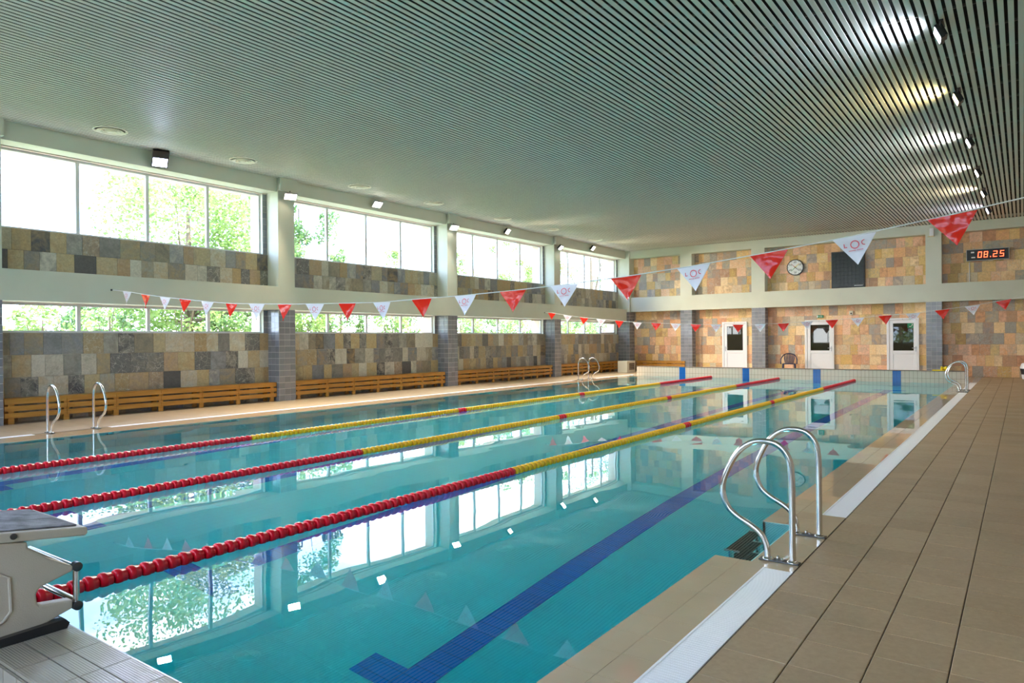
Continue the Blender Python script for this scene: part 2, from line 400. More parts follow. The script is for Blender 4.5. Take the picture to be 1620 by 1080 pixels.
# right-hand tiles: 4+ columns wide, tile pitch .305 x .318
tb = MB(); c_ = .004
x0, x1, y0, y1 = -.5, .5, -.5, .5
def deck_tile_mesh(sx, sy, h):
    t = MB(); a, b = sx / 2, sy / 2; c = .003
    t.v = [(-a, -b, 0), (a, -b, 0), (a, b, 0), (-a, b, 0), (-a, -b, h - c), (a, -b, h - c), (a, b, h - c), (-a, b, h - c),
           (-a + c, -b + c, h), (a - c, -b + c, h), (a - c, b - c, h), (-a + c, b - c, h)]
    t.f = [(0, 1, 5, 4), (1, 2, 6, 5), (2, 3, 7, 6), (3, 0, 4, 7), (4, 5, 9, 8), (5, 6, 10, 9), (6, 7, 11, 10), (7, 4, 8, 11), (8, 9, 10, 11)]
    return t
dt = deck_tile_mesh(.2995, .3155, .014).mesh('tile', M['deck_tile'])
tiles = []
for i in range(8):
    for j in range(-6, 96):
        x = .028 + .305 * (i + .5); y = .274 + .318 * (j + .5)
        if x > XR - .1 or y > YS - .1: continue
        dd = math.hypot(x - 1.2167, y + 1.47)
        vis = (y > .2 and x < 1.5) 
        tiles.append((0 if vis else 1, dd, x, y))
tiles.sort()
rest = MB()
dtb = deck_tile_mesh(.2995, .3155, .014)
for n_, (v_, d_, x, y) in enumerate(tiles):
    if n_ < 300: inst('tile', dt, floor, (x, y, -.012))
    else:
        b0 = len(rest.v); rest.v += [(a + x, b + y, c - .012) for a, b, c in dtb.v]; rest.f += [tuple(i + b0 for i in f) for f in dtb.f]
stuff(rest.build('tile', M['deck_tile'], floor))
# grout bed under the right tiles
MB().box(.02, XR, YF, YS, -.014, -.0065).build('grout', M['grout_dark'], floor)

# ------------------------------------------------------------------ pool basin
DZ = -1.8
bs = MB()
bs.box(XBL, XBR, YP0, YP1, DZ - .2, DZ)
basin = bs.build('pool_basin', M['basin']); basin['kind'] = 'structure'
bw = MB()
bw.box(XBR, XBR + .02, YP0, 3.30, DZ, -.009); bw.box(XBR, XBR + .02, 4.40, YP1, DZ, -.009)
bw.box(XBL - .02, XBL, YP0, YP1, DZ, -.009)
bw.box(-.28, -.26, 3.30, 4.40, DZ, -.009)                      # back of the ladder recess
bw.box(XBR, -.26, 3.28, 3.30, DZ, -.009); bw.box(XBR, -.26, 4.40, 4.42, DZ, -.009)
bw.build('side_wall', M['basin_wall'], basin)
# coping strips, slightly under the water
cp_me = {}
def coping_run(xa, xb, ya, yb, nx, zt):
    ny = max(1, round((yb - ya) / .25)); sx = (xb - xa) / nx; sy = (yb - ya) / ny
    for i in range(nx):
        for j in range(ny):
            yield xa + sx * (i + .5), ya + sy * (j + .5), sx, sy, zt
runs = list(coping_run(XBR, XGR, YP0, 3.30, 2, -.005)) + list(coping_run(-.27, XGR, 3.30, 4.40, 1, -.005)) + list(coping_run(XBR, XGR, 4.40, YP1, 2, -.005))
slab = MB()
slab.box(XBR + .001, XGR, YP0, 3.299, -.5, -.0075); slab.box(-.27, XGR, 3.30, 4.40, -.5, -.0075); slab.box(XBR + .001, XGR, 4.401, YP1, -.5, -.0075)
slab.box(XGL, XBL - .001, YP0, YP1, -.5, -.0075)
slab.build('coping_bed', M['coping_joint'], basin)
cu_ = ucube(M['coping'], 'coping_tile')
for x, y, sx, sy, zt in runs:
    inst('coping_tile', cu_, basin, (x, y, zt - .005), (sx - .003, sy - .003, .010))
gr_ = MB()
for x, y, sx, sy, zt in coping_run(XGL, XBL, YP0, YP1, 4, -.005):
    gr_.box(x - sx / 2 + .002, x + sx / 2 - .002, y - sy / 2 + .002, y + sy / 2 - .002, -.012, -.005)
stuff(gr_.build('coping_tile', M['coping'], basin))
# lane markings on the floor and on the end walls
for k in range(4):
    x = -2.19 - 2.5 * k + .07
    MB().box(x - .125, x + .125, 1.79, 22.9, DZ - .01, DZ + .004).box(x - .45, x - .125, 1.79, 2.04, DZ - .01, DZ + .004).box(x + .125, x + .45, 1.79, 2.04, DZ - .01, DZ + .004) \
        .box(x - .45, x - .125, 22.65, 22.9, DZ - .01, DZ + .004).box(x + .125, x + .45, 22.65, 22.9, DZ - .01, DZ + .004).build('lane_marking', M['blue_tile'], basin)
# end walls (raised starting ledges)
ew = MB().box(-11.66, -.28, YP1, 25.32, -.13, .365)
end_wall = struct('trim_1', ew, M['beige_wall_tile'])
MB().box(-11.66, -.28, YP1, 25.32, DZ, -.12).build('lower_wall', gridded('turquoise_end_wall_tile', (.42, .86, .86), (.30, .62, .62), (0, 2), .12, .245, (-2.31, .125), .008, .3, .05), end_wall)
MB().box(-11.68, -.26, YP1 - .012, 25.34, .365, .378).build('ledge_cap', mat('ledge_cap_brown', (.20, .15, .11), .4), end_wall)
for k in range(4):
    x = -2.19 - 2.5 * k
    MB().box(x - .125, x + .125, YP1 - .004, YP1 + .01, DZ, .364).build('lane_marking', M['blue_wall_tile'], end_wall)
nw = MB().box(-11.66, -.52, -.5, YP0 - .006, -1.8, .335)
near_wall = struct('trim_2', nw, M['grout_dark'])
pt_me = MB().box(-.118, .118, -.0475, .0475, -.012, 0).mesh('tile', M['platform_tile'])
pf_me = MB().box(-.058, .058, -.006, .006, -.12, .12).mesh('tile', M['platform_tile'])
restp = MB()
for i in range(46):
    x = -1.54 + .24 * (4 - i)
    for ya, yb in ((-.215, -.318), (-.321, -.392), (-.395, -.503)):
        if i < 14: inst('tile', pt_me, near_wall, (x, (ya + yb) / 2, .350), (1, (ya - yb) / .097, 1))
        else: restp.box(x - .118, x + .118, yb, ya, .338, .35)
for i in range(40):
    x = -.6 - .12 * i
    for z in (.215, -.035):
        if x > -2.6: inst('tile', pf_me, near_wall, (x, -.506, z))
        else: restp.box(x - .058, x + .058, -.512, -.5, z - .12, z + .12)
stuff(restp.build('tile', M['platform_tile'], near_wall))
MB().box(-11.66, -.52, YP0 - .008, YP0, -1.8, .349).build('pool_face', M['beige_wall_tile'], near_wall)

# overflow gratings
def grating(xa, xb, ya, yb, label, bars=True):
    o = thing('overflow_grating', label, 'grating', ((xa + xb) / 2, (ya + yb) / 2, 0), 0, None)
    wx, wy = (xb - xa) / 2, (yb - ya) / 2
    MB().box(-wx, -wx + .012, -wy, wy, -.03, .001).box(wx - .012, wx, -wy, wy, -.03, .001).build('side_rail', M['grate'], o)
    b = MB(); n = int((yb - ya) / .024)
    for i in range(n):
        y = -wy + (i + .5) * (yb - ya) / n
        b.box(-wx + .012, wx - .012, y - .0105, y + .0105, -.02, -.001)
    stuff(b.build('bar', M['grate'], o))
    return o
grating(XGR, .022, YF + 2.2, 3.20, 'white plastic gutter grating in front of the near right handrails')
grating(XGR, .022, 4.86, 20.55, 'long white gutter grating running along the right side of the pool')
grating(XGR, .022, 22.0, 25.6, 'short white gutter grating beyond the far right handrails')
grating(XGL - .13, XGL, YF + 2.2, 3.30, 'white gutter grating at the left side, left of the left-hand handrails')
grating(XGL - .13, XGL, 4.50, 20.6, 'long white gutter grating below the wooden benches on the left side')
grating(XGL - .13, XGL, 22.2, 25.6, 'white gutter grating at the far left corner by the cream cabinet')
ch = MB().box(XGR, .026, YF, 29, -.3, -.034).box(XGL - .13, XGL, YF, 29, -.3, -.034)
struct('trim_3', ch, M['channel'])
# the tiled plates where the handrails stand, in line with the gutters
for nm, xa, xb, ya, yb in (('a', XGR, .022, 3.20, 4.86), ('b', XGR, .022, 20.55, 22.0), ('c', XGL - .13, XGL, 3.30, 4.50), ('d', XGL - .13, XGL, 20.6, 22.2), ('e', XGR, .022, 25.6, 28.9), ('f', XGL - .13, XGL, 25.6, 28.9)):
    n = max(1, round((yb - ya) / .318)); s_ = (yb - ya) / n
    for i in range(n): inst('tile', cu_, floor, ((xa + xb) / 2, ya + s_ * (i + .5), -.017), ((xb - xa) - .003, s_ - .003, .034))

# water
wt = MB().box(XBL - .015, -.265, YP0 - .004, YP1 + .01, DZ - .1, -.010)
water = wt.build('pool_water', M['water']); water['kind'] = 'structure'

# ------------------------------------------------------------------ left wall
BAYS = [(-2.96, 3.02), (3.52, 9.48), (9.97, 15.95), (16.43, 22.44), (22.92, COL4)]
wl = MB()
XO = -15.0; XI = -14.49
wl.box(XO, XI, YF - .4, 29.8, -.4, 1.72)
wl.box(XO, XI, YF - .4, 29.8, 2.31, 3.73)
wl.box(XO, XI, YF - .4, 29.8, 5.28, 6.2)
wb = [(a + .10, b - .12) for a, b in BAYS]
prev = YF - .4
for a, b in wb + [(29.8, 29.8)]:
    for z0, z1 in ((1.72, 2.31), (3.73, 5.28)): wl.box(XO, XI, prev, a, z0, z1)
    prev = b
wall_left = struct('wall_left', wl, M['render_out'])
# beams
MB().box(XI, XC, YF, COL4, ZB0, ZB1).build('beam', M['paint'], wall_left)
for a, b in BAYS:
    MB().box(XI, XC - .05, a, b, ZH, ZC + .15).build('beam', M['paint'], wall_left)
# columns with their tiles
def tiled_column(x0, x1, y0, y1, faces, parent, indiv, zt=ZB0):
    """faces: subset of '+x','-y','+x','+y'; tile coat 8mm"""
    c = MB().box(x0, x1, y0, y1, 0, zt).build('column', M['grout'], parent)
    t = .005; g = .008
    cu = ucube(M['grey_tile'], 'tile'); j = MB()
    nz = round(zt / .158); sz = zt / nz
    for f in faces:
        if f[1] == 'x': a, b = y0, y1
        else: a, b = x0, x1
        nn = max(1, round((b - a) / .16)); sa = (b - a) / nn
        for i in range(nn):
            for k in range(nz):
                ca = a + sa * (i + .5); cz = sz * (k + .5)
                if f == '+x': p = (x1 + t / 2, ca, cz); s_ = (t, sa - g, sz - g)
                elif f == '-x': p = (x0 - t / 2, ca, cz); s_ = (t, sa - g, sz - g)
                elif f == '-y': p = (ca, y0 - t / 2, cz); s_ = (sa - g, t, sz - g)
                else: p = (ca, y1 + t / 2, cz); s_ = (sa - g, t, sz - g)
                if indiv: inst('tile', cu, c, p, s_)
                else: j.box(p[0] - s_[0] / 2, p[0] + s_[0] / 2, p[1] - s_[1] / 2, p[1] + s_[1] / 2, p[2] - s_[2] / 2, p[2] + s_[2] / 2)
    if not indiv: stuff(j.build('tile', M['grey_tile'], c))
    return c
for i, (a, b) in enumerate(COLS):
    tiled_column(XI, XC, a, b, ('+x', '-y'), wall_left, i in (1, 2, 3))
    MB().box(XI, XC, a, b, ZB1, ZC + .15).build('column', M['paint'], wall_left)
    MB().box(XC - .02, XC + .10, a - .0, b + .02, 5.33, ZC).build('column_cap', M['paint'], wall_left)
tiled_column(XI, -13.87, COL4, 29.33, ('+x', '-y'), wall_left, False, 2.78)
MB().box(XI, -13.86, COL4, 29.33, 2.78, ZC + .15).build('column', M['paint'], wall_left)

# stone cladding
def courses(a, b, z0, z1, h, rng, wmin=.22, wmax=.44):
    """yield (centre along wall, centre z, width, height)"""
    n = max(1, round((z1 - z0) / h)); hh = (z1 - z0) / n
    for k in range(n):
        p = a - rng.random() * .2
        while p < b - .02:
            wd = rng.choice((.24, .30, .33, .33, .40, .42, .27)) if True else 0
            q = p + wd
            lo, hi = max(p, a), min(q, b)
            if b - hi < .09: hi = b; q = b + 1
            if hi - lo > .03: yield (lo + hi) / 2, z0 + hh * (k + .5), hi - lo, hh
            p = q
rng = random.Random(11)
sts = []
for bi, (a, b) in enumerate(BAYS):
    for z0, z1, h in ((0, 1.72, .43), (ZB1, 3.73, .41)):
        for y, z, wd, hh in courses(a, b, z0, z1, h, random.Random(11 + bi * 7 + int(z0))): sts.append((y, z, wd, hh))
cs = ucube(M['stone_left'], 'stone'); rest = MB()
sts.sort(key=lambda s: (s[0] < 3.2, s[0], s[1]))
vis = [s for s in sts if not (s[1] < .42)]; hid = [s for s in sts if s[1] < .42]
for n_, (y, z, wd, hh) in enumerate(vis + hid):
    d = .030 + rng.random() * .005
    if n_ < 300: inst('stone', cs, wall_left, (XI + d / 2, y, z), (d, wd - .004, hh - .004))
    else: rest.box(XI, XI + d, y - wd / 2 + .002, y + wd / 2 - .002, z - hh / 2 + .002, z + hh / 2 - .002)
stuff(rest.build('stone', M['stone_left'], wall_left))
# window reveals: grey tile strip on the far jamb, inside sill
wi = 0
for bi, (a, b) in enumerate(BAYS):
    for z0, z1 in ((1.72, 2.31), (3.73, 5.28)):
        wi += 1
        ya, yb = a + .10, b - .12
        wn_ = empty('window_%d' % wi, (XW, (ya + yb) / 2, z0)); wn_['kind'] = 'structure'
        hw = (yb - ya) / 2; H = z1 - z0; fr = .045
        MB().box(-.035, .035, -hw, hw, 0, fr).box(-.035, .035, -hw, hw, H - fr, H).box(-.035, .035, -hw, -hw + fr, fr, H - fr).box(-.035, .035, hw - fr, hw, fr, H - fr).build('window_frame', M['frame'], wn_)
        MB().box(.035, .14, -hw, hw, -.0, .018).build('window_sill', M['frame'], wn_)
        if bi:
            rv = MB(); nn = round(H / .16)
            for q in range(nn): rv.box(XI, XI + .008, yb + .004, b, z0 + H * q / nn + .003, z0 + H * (q + 1) / nn - .003)
            stuff(rv.build('tile', M['grey_tile'], wall_left))
            MB().box(XI - .12, XI + .002, yb - .003, yb + .004, z0, z1).box(XI - .12, XI + .002, ya - .004, ya + .003, z0, z1).build('reveal', M['paint'], wall_left)
        pw = 2 * hw / 4
        for k in range(1, 4): MB().box(-.035, .035, -hw + pw * k - .035, -hw + pw * k + .035, fr, H - fr).build('mullion', M['frame'], wn_)
        for k in range(4):
            p0 = -hw + pw * k + (.035 if k else fr); p1 = -hw + pw * (k + 1) - (.035 if k < 3 else fr)
            MB().box(-.004, .004, p0, p1, fr, H - fr).build('pane', M['pane'], wn_)
            if bi == 4 and k == 3 and z0 < 2:
                MB().box(-.0, .05, p0, p1, fr, fr + .05).box(0, .05, p0, p1, H - fr - .05, H - fr).box(0, .05, p0, p0 + .05, fr + .05, H - fr - .05).box(0, .05, p1 - .05, p1, fr + .05, H - fr - .05).build('sash', M['frame'], wn_)
        portal((XO - .02, (ya + yb) / 2, (z0 + z1) / 2), 2 * hw, H, (1, 0, 0))

# ------------------------------------------------------------------ back wall
wbk = MB().box(-14.49, XR + .3, YS + .03, YS + .5, -.4, 6.2)
wall_back = struct('wall_back', wbk, M['cement'])
XL4 = -13.86
MB().box(XL4, XR, YB, YS + .03, 2.78, 3.45).build('beam', M['paint'], wall_back)
MB().box(XL4, XR, YB, YS + .03, ZH, ZC + .15).build('beam', M['paint'], wall_back)
BC = [(-11.36, -10.82), (-8.16, -7.60), (-1.71, -1.20)]
for a, b in BC:
    MB().box(a, b, YB, YS + .03, 3.45, ZH).build('column', M['paint'], wall_back)
    tiled_column(a, b, YB, YS + .03, ('-y', '+x'), wall_back, False, 2.78)
BP = [(XL4, -11.36), (-10.82, -8.16), (-7.60, -1.71), (-1.20, XR)]
DOORS = [(-9.57, -8.48), (-6.09, -4.97), (-3.07, -1.98)]
sts = []
for a, b in BP:
    for z0, z1, h in ((0, 2.78, .40), (3.45, ZH, .37)):
        for x, z, wd, hh in courses(a, b, z0, z1, h, rng):
            if any(d0 < x - wd / 2 and x + wd / 2 < d1 and z + hh / 2 < 2.2 for d0, d1 in DOORS): continue
            sts.append((x, z, wd, hh))
cs = ucube(M['stone_back'], 'stone'); rest = MB()
sts.sort(key=lambda s: (s[1] < .2, s[0] > 1.4, -s[2] * s[3] + abs(s[0] + 2) * .001))
for n_, (x, z, wd, hh) in enumerate(sts):
    d = .026 + rng.random() * .008
    if n_ < 300: inst('stone', cs, wall_back, (x, YS + .03 - d / 2, z), (wd - .004, d, hh - .004))
    else: rest.box(x - wd / 2 + .002, x + wd / 2 - .002, YS + .03 - d, YS + .03, z - hh / 2 + .002, z + hh / 2 - .002)
stuff(rest.build('stone', M['stone_back'], wall_back))

# right and front walls (out of view; they close the hall)
wr = MB().box(XR, XR + .3, YF - .4, YS + .5, -.4, 6.2)
struct('wall_right', wr, mat('right_wall_stone', (.34, .27, .19), .6))
wf = MB()
wf.box(-15, XR, YF - .4, YF, -.4, 1.0).box(-15, XR, YF - .4, YF, 2.32, 3.5).box(-15, XR, YF - .4, YF, 5.2, 6.2)
FW = [(-13.4, -8.6), (-7.8, -3.0), (-2.2, 2.2)]
pv = -15
for a, b in FW + [(XR, XR)]:
    wf.box(pv, a, YF - .4, YF, 1.0, 2.32).box(pv, a, YF - .4, YF, 3.5, 5.2); pv = b
struct('wall_front', wf, M['paint'])
for a, b in FW:
    for z0, z1 in ((1.0, 2.32), (3.5, 5.2)):
        wi += 1
        wn_ = empty('window_%d' % wi, ((a + b) / 2, YF - .2, z0)); wn_['kind'] = 'structure'
        hw = (b - a) / 2; H = z1 - z0
        f = MB().box(-hw, hw, -.03, .03, 0, .05).box(-hw, hw, -.03, .03, H - .05, H)
        for k in range(5):
            xx = -hw + .025 + k * (2 * hw - .05) / 4; f.box(xx - .025, xx + .025, -.03, .03, .05, H - .05)
        f.build('window_frame', M['frame'], wn_)
        MB().box(-hw + .05, hw - .05, -.004, .004, .05, H - .05).build('pane', M['pane'], wn_)
        portal(((a + b) / 2, YF - .42, (z0 + z1) / 2), 2 * hw, H, (0, 1, 0))

# ------------------------------------------------------------------ ceiling
ce = MB().box(-15.0, XR + .3, YF - .4, YS + .5, 6.0, 6.3)
ceiling = struct('ceiling', ce, M['void'])
sl = MB(); P_ = .105
prof = [(-.0325, 5.652), (-.031, 5.65), (.031, 5.65), (.0325, 5.652), (.0325, 5.658), (-.0325, 5.658)]
sl.prism(prof, YF, YB + .01, 'y'); slm = sl.mesh('slat', M['slat'])
x = 1.222 + .105 * 12
while x > -14.05:
    inst('slat', slm, ceiling, (x, 0, 0)); x -= P_
crm = MB().box(-14.0, XR, -.012, .012, 5.658, 5.69).mesh('carrier_rail', mat('carrier_rail_dark', (.09, .085, .075), .6))
y = YF + .5
while y < YB: inst('carrier_rail', crm, ceiling, (0, y, 0)); y += .9

# doors
def door(n, x0, x1, hside, zt=2.21):
    d = empty('door_%d' % n, ((x0 + x1) / 2, YS, 0)); d['kind'] = 'structure'
    hw = (x1 - x0) / 2
    MB().box(-hw, -hw + .09, -.07, .03, 0, zt).box(hw - .05, hw, -.07, .03, 0, zt).box(-hw + .09, hw - .05, -.07, .03, zt - .07, zt).build('door_frame', M['white'], d, bevel=.004)
    a, b = -hw + .10, hw - .055
    lf = MB().box(a, a + .12, -.06, 0, .02, zt - .08).box(b - .12, b, -.06, 0, .02, zt - .08).box(a + .12, b - .12, -.06, 0, zt - .20, zt - .08).box(a + .12, b - .12, -.06, 0, .84, .96).box(a + .12, b - .12, -.06, 0, .02, .12).build('door_leaf', M['white'], d, bevel=.004)
    MB().box(a + .12, b - .12, -.045, -.015, .12, .84).build('panel', M['white'], lf)
    MB().box(a + .12, b - .12, -.04, -.03, .96, zt - .20).build('pane', M['door_glass'], lf)
    hx = a + .05 if hside < 0 else b - .05; s = -hside
    MB().box(hx - .018, hx + .018, -.07, -.06, .93, 1.13).tube([(hx, -.065, 1.06), (hx, -.11, 1.06), (hx + s * .12, -.11, 1.06)], .010, 8).build('handle', M['steel_brushed'], lf, True)
    MB().lathe([(-.075, .012), (-.06, .012)], (0, 0, zt - .04), 'y', 8).build('closer_pin', M['black'], lf)
    return d
door(1, *DOORS[0], -1); door(2, *DOORS[1], 1); d3 = door(3, *DOORS[2], 1)
# phone sign in the glass of door 3
ph = thing('phone_sign', 'small green sign with white handset on the rightmost door glass', 'sign', (-2.25, YS - .045, 1.93))
MB().box(-.11, .11, -.004, .004, -.10, .10).build('sign_plate', M['green'], ph)
MB().tube([(-.05, -.006, -.05), (-.01, -.006, -.055), (.04, -.006, -.02), (.055, -.006, .03), (.045, -.006, .055)], [.018, .011, .010, .011, .018], 8).build('handset', M['white'], ph)
ex = thing('exit_sign', 'green and white running figure exit sign above the middle door', 'sign', (-5.50, YS - .02, 2.35))
MB().box(-.125, .125, -.02, .02, -.055, .055).build('sign_plate', M['green'], ex)
MB().box(-.125, -.085, -.022, -.018, -.045, .045).box(.06, .075, -.022, -.018, -.045, .03).tube([(.03, -.021, .03), (.01, -.021, 0), (.03, -.021, -.035)], .007, 6).tube([(.01, -.021, 0), (-.02, -.021, -.03)], .006, 6) \
    .box(-.065, -.02, -.022, -.018, -.006, .008).prism([(-.08, .001), (-.06, .018), (-.06, -.016)], -.022, -.018, 'y').build('pictogram', M['white'], ex)

# ------------------------------------------------------------------ wall things
ck = thing('wall_clock', 'round white pace clock with four coloured hands and black rim', 'clock', (-6.45, YS - .03, 4.42))
MB().lathe([(-.035, .315), (-.035, .335), (.03, .335)], (0, 0, 0), 'y', 40).build('rim', M['black'], ck, True)
MB().lathe([(-.036, .300), (-.03, .300)], (0, -.002, 0), 'y', 40).build('dial', M['clock_white'], ck)
for i, s in enumerate(('60', '10', '20', '30', '40', '50')):
    a = PI / 2 - i * PI / 3
    t = text_mb(s, .115, .001); t.xf(Matrix.Translation((.215 * math.cos(a), -.040, .215 * math.sin(a))) @ Matrix.Rotation(PI / 2, 4, 'X'))
    t.build('numeral', M['black'], ck)
tk = MB()
for i in range(12):
    a = i * PI / 6; tk = MB().box(-.008, .008, -.002, .002, .262, .292); tk.xf(Matrix.Translation((0, -.040, 0)) @ Matrix.Rotation(a, 4, 'Y'))
    tk.build('tick_mark', M['black'], ck)
for nm, col, a in (('red hand', (.45, .02, .02), 135), ('yellow hand', (.8, .6, .02), 45), ('green hand', (.02, .35, .08), 225), ('blue hand', (.02, .04, .12), 318)):
    hd = MB(); hd.prism([(-.02, -.012), (.22, -.005), (.22, .005), (-.02, .012)], -.003, .003, 'y'); hd.xf(Matrix.Translation((0, -.046, 0)) @ Matrix.Rotation(-R(a), 4, 'Y'))
    h = hd.build('hand', mat(nm.replace(' ', '_'), col, .4), ck); h['label'] = nm
    
sb = thing('scoreboard', 'large black square scoreboard panel hung above the back beam', 'scoreboard', (-4.425, YS - .065, 3.462))
MB().box(-.615, .615, -.05, .05, 0, 1.47).build('housing', M['black'], sb, bevel=.01)
g = MB()
for i in range(8):
    for j in range(9):
        x = -.57 + i * .1428; z = .05 + j * .153
        g.box(x, x + .135, -.056, -.049, z, z + .145)
g.build('display_matrix', M['scoreboard'], sb)
t = MB()
for i in range(9): t.prism([(.22 + i * .036, .07), (.245 + i * .036, .07), (.255 + i * .036, .095), (.23 + i * .036, .095)], -.060, -.055, 'y')
t.build('maker_mark', M['white'], sb)

dg = thing('digital_clock', 'black digital wall clock showing 08.25 in red digits', 'clock', (.20, YS - .10, 4.23))
MB().box(-.63, .63, -.05, .06, 0, .41).build('housing', M['black'], dg)
MB().box(-.64, .64, -.056, -.045, 0, .012).box(-.64, .64, -.056, -.045, .398, .41).box(-.64, -.628, -.056, -.045, .012, .398).box(.628, .64, -.056, -.045, .012, .398).build('rim', M['steel_brushed'], dg)
SEG = {'0': 'abcdef', '8': 'abcdefg', '2': 'abged', '5': 'afgcd'}
def digit(ch, x0, z0, w, h):
    b = MB(); t = .026; y0, y1 = -.058, -.05
    S = {'a': (x0, x0 + w, z0 + h - t, z0 + h), 'd': (x0, x0 + w, z0, z0 + t), 'g': (x0, x0 + w, z0 + h / 2 - t / 2, z0 + h / 2 + t / 2),
         'f': (x0, x0 + t, z0 + h / 2, z0 + h), 'e': (x0, x0 + t, z0, z0 + h / 2), 'b': (x0 + w - t, x0 + w, z0 + h / 2, z0 + h), 'c': (x0 + w - t, x0 + w, z0, z0 + h / 2)}
    for s in SEG[ch]:
        a, c, d, e = S[s]; b.box(a + .004, c - .004, y0, y1, d + .004, e - .004)
    for i, v in enumerate(b.v): b.v[i] = (v[0] + (v[2] - z0) * .08, v[1], v[2])
    return b
for ch, x in (('0', -.30), ('8', -.12), ('2', .16), ('5', .36)):
    digit(ch, x, .10, .125, .22).build('digit', M['led_red'], dg)
MB().lathe([(-.058, .014), (-.05, .014)], (.09, 0, .12), 'y', 10).build('decimal_point', M['led_red'], dg)
MB().box(-.50, -.40, -.056, -.05, .28, .33).build('printed_mark', M['channel'], dg); MB().box(-.49, -.37, -.056, -.05, .10, .14).build('printed_mark', M['channel'], dg)
for sx in (-.42, .42): MB().tube([(sx, -.05, .42), (sx, 0, .45), (sx + .04, .02, .42)], .008, 6).build('bracket', M['steel_brushed'], dg)
tag(MB().box(-.012, .012, -.012, .012, 0, .74).build('cable_duct', M['white'], loc=(-.355, YS - .012, 3.452)), 'thin white cable duct rising to the digital clock', 'cable duct')

em = thing('wall_lamp', 'small white emergency lamp on the right back column top', 'lamp', (-1.50, YB - .05, 5.22))
MB().box(-.07, .07, -.05, .05, 0, .28).build('housing', M['white'], em, bevel=.01)
MB().box(-.13, .08, -.07, .05, -.02, 0).build('shelf', mat('cream_edge', (.7, .6, .35), .5), em)
sp = thing('wall_sensor', 'small cream box with dark lens on the stone wall above the doors', 'sensor', (-4.33, YS - .03, 2.38))
MB().box(-.07, .07, -.03, .03, 0, .17).build('housing', M['cabinet'], sp, bevel=.01)
MB().lathe([(-.04, .03), (-.03, .03)], (0, 0, .06), 'y', 12).build('lens', M['black'], sp)

# ------------------------------------------------------------------ ceiling diffusers
def diffuser():
    o = empty('ceiling_diffuser')
    MB().lathe([(0, .30), (-.012, .31), (-.02, .29), (-.012, .27), (0, .26)], (0, 0, 0), 'z', 36).build('outer_ring', M['vent'], o, True)
    for k, (r, z) in enumerate(((.235, -.03), (.175, -.04), (.115, -.045))):
        MB().lathe([(0, r - .03), (z * .6, r), (z, r + .006), (z, r - .006), (-.002, r - .045)], (0, 0, 0), 'z', 32).build('ring', M['vent'], o, True)
    MB().lathe([(-.002, .06), (-.045, .06), (-.055, .02)], (0, 0, 0), 'z', 20).build('centre_cone', M['vent'], o, True)
    return o
dys = [5.06, 7.95, 11.43, 14.36, 17.85, 20.9, 24.3]
ords = ['above the leftmost pane of the nearest upper window', 'above the right end of the nearest upper window', 'above the second upper window, at its left', 'above the second upper window, at its right end',
        'above the third upper window, at its left', 'above the third upper window, at its right end', 'above the farthest upper window']
d0 = diffuser()
for i, y in enumerate(dys):
    o = d0 if i == 0 else copy_tree(d0)
    o.location = (-13.15, y, 5.65); tag(o, 'round cream ceiling air diffuser ' + ords[i], 'air vent', 'round diffusers along the left ceiling edge')

# ------------------------------------------------------------------ floodlights
def floodlight(loc, aim, color, power, label, kind='wall', body='black', size=(.30, .22), spread=105, es=6):
    o = thing('floodlight', label, 'floodlight', loc, 0, 'floodlights')
    aim = Vector(aim).normalized()
    q = aim.to_track_quat('-Z', 'Y').to_matrix().to_4x4()     # local -Z looks along aim
    sx, sy = size[0] / 2, size[1] / 2
    b = MB(); b.prism([(-sx, -sy), (sx, -sy), (sx, sy), (-sx, sy)], -.02, .03, 'z')
    b.prism([(-sx * .8, -sy * .8), (sx * .8, -sy * .8), (sx * .8, sy * .8), (-sx * .8, sy * .8)], .03, .07, 'z')
    if body == 'tall': b.box(-sx, sx, sy, sy + .17, -.05, .05)
    b.xf(q); b.build('housing', M['black'] if body != 'steel' else M['steel_brushed'], o)
    f = MB()
    for i in range(4): f.box(-sx * .9, -sx * .87 + sx * .0, 0, 0, 0, 0) if False else None
    lm = mat('lamp_glass', (.9, .9, .9), .3, 0, color, es)
    MB().box(-sx + .02, sx - .02, -sy + .02, sy - .02, -.026, -.018).xf(q).build('lens', lm, o)
    br = MB()
    if kind == 'wall':
        br.tube([(0, 0, 0), (-.10, 0, .02), (-.14, 0, .02)], .012, 8)
    elif kind == 'cap':
        br.tube([(0, 0, .02), (-.02, 0, .14)], .012, 8)
    else:
        br.tube([(.02, -.10, .0), (.03, -.12, .14)], .010, 6).tube([(.02, .10, .0), (.03, .12, .14)], .010, 6).box(0, .06, -.14, .14, .13, .145)
    br.build('bracket', M['black'], o)
    l = bpy.data.lights.new('lamp', 'AREA'); l.shape = 'RECTANGLE'; l.size = size[0] - .05; l.size_y = size[1] - .05; l.energy = power; l.color = color; l.spread = R(spread)
    lo = bpy.data.objects.new('lamp', l); COL.objects.link(lo); lo.parent = o
    lo.matrix_local = Matrix.Translation(aim * .035) @ q
    return o
WARM, NEUT, COOL = (1, .84, .62), (1, .93, .82), (.72, .80, 1)
PW = 60
floodlight((-13.90, 6.42, 5.42), (1, -.35, -1.0), (.62, .66, 1), PW * .35, 'tall black floodlight with bluish light above the nearest upper window', body='tall', size=(.32, .24))
floodlight((-13.90, 12.77, 5.46), (1, -.1, -1.1), NEUT, PW * .7, 'grey floodlight above the second upper window', body='steel')
floodlight((-13.90, 19.14, 5.44), (1, .25, -.8), WARM, PW * .8, 'warm floodlight above the third upper window')
floodlight((-13.90, 25.41, 5.46), (1, .2, -.8), WARM, PW * .7, 'warm floodlight above the farthest upper window')
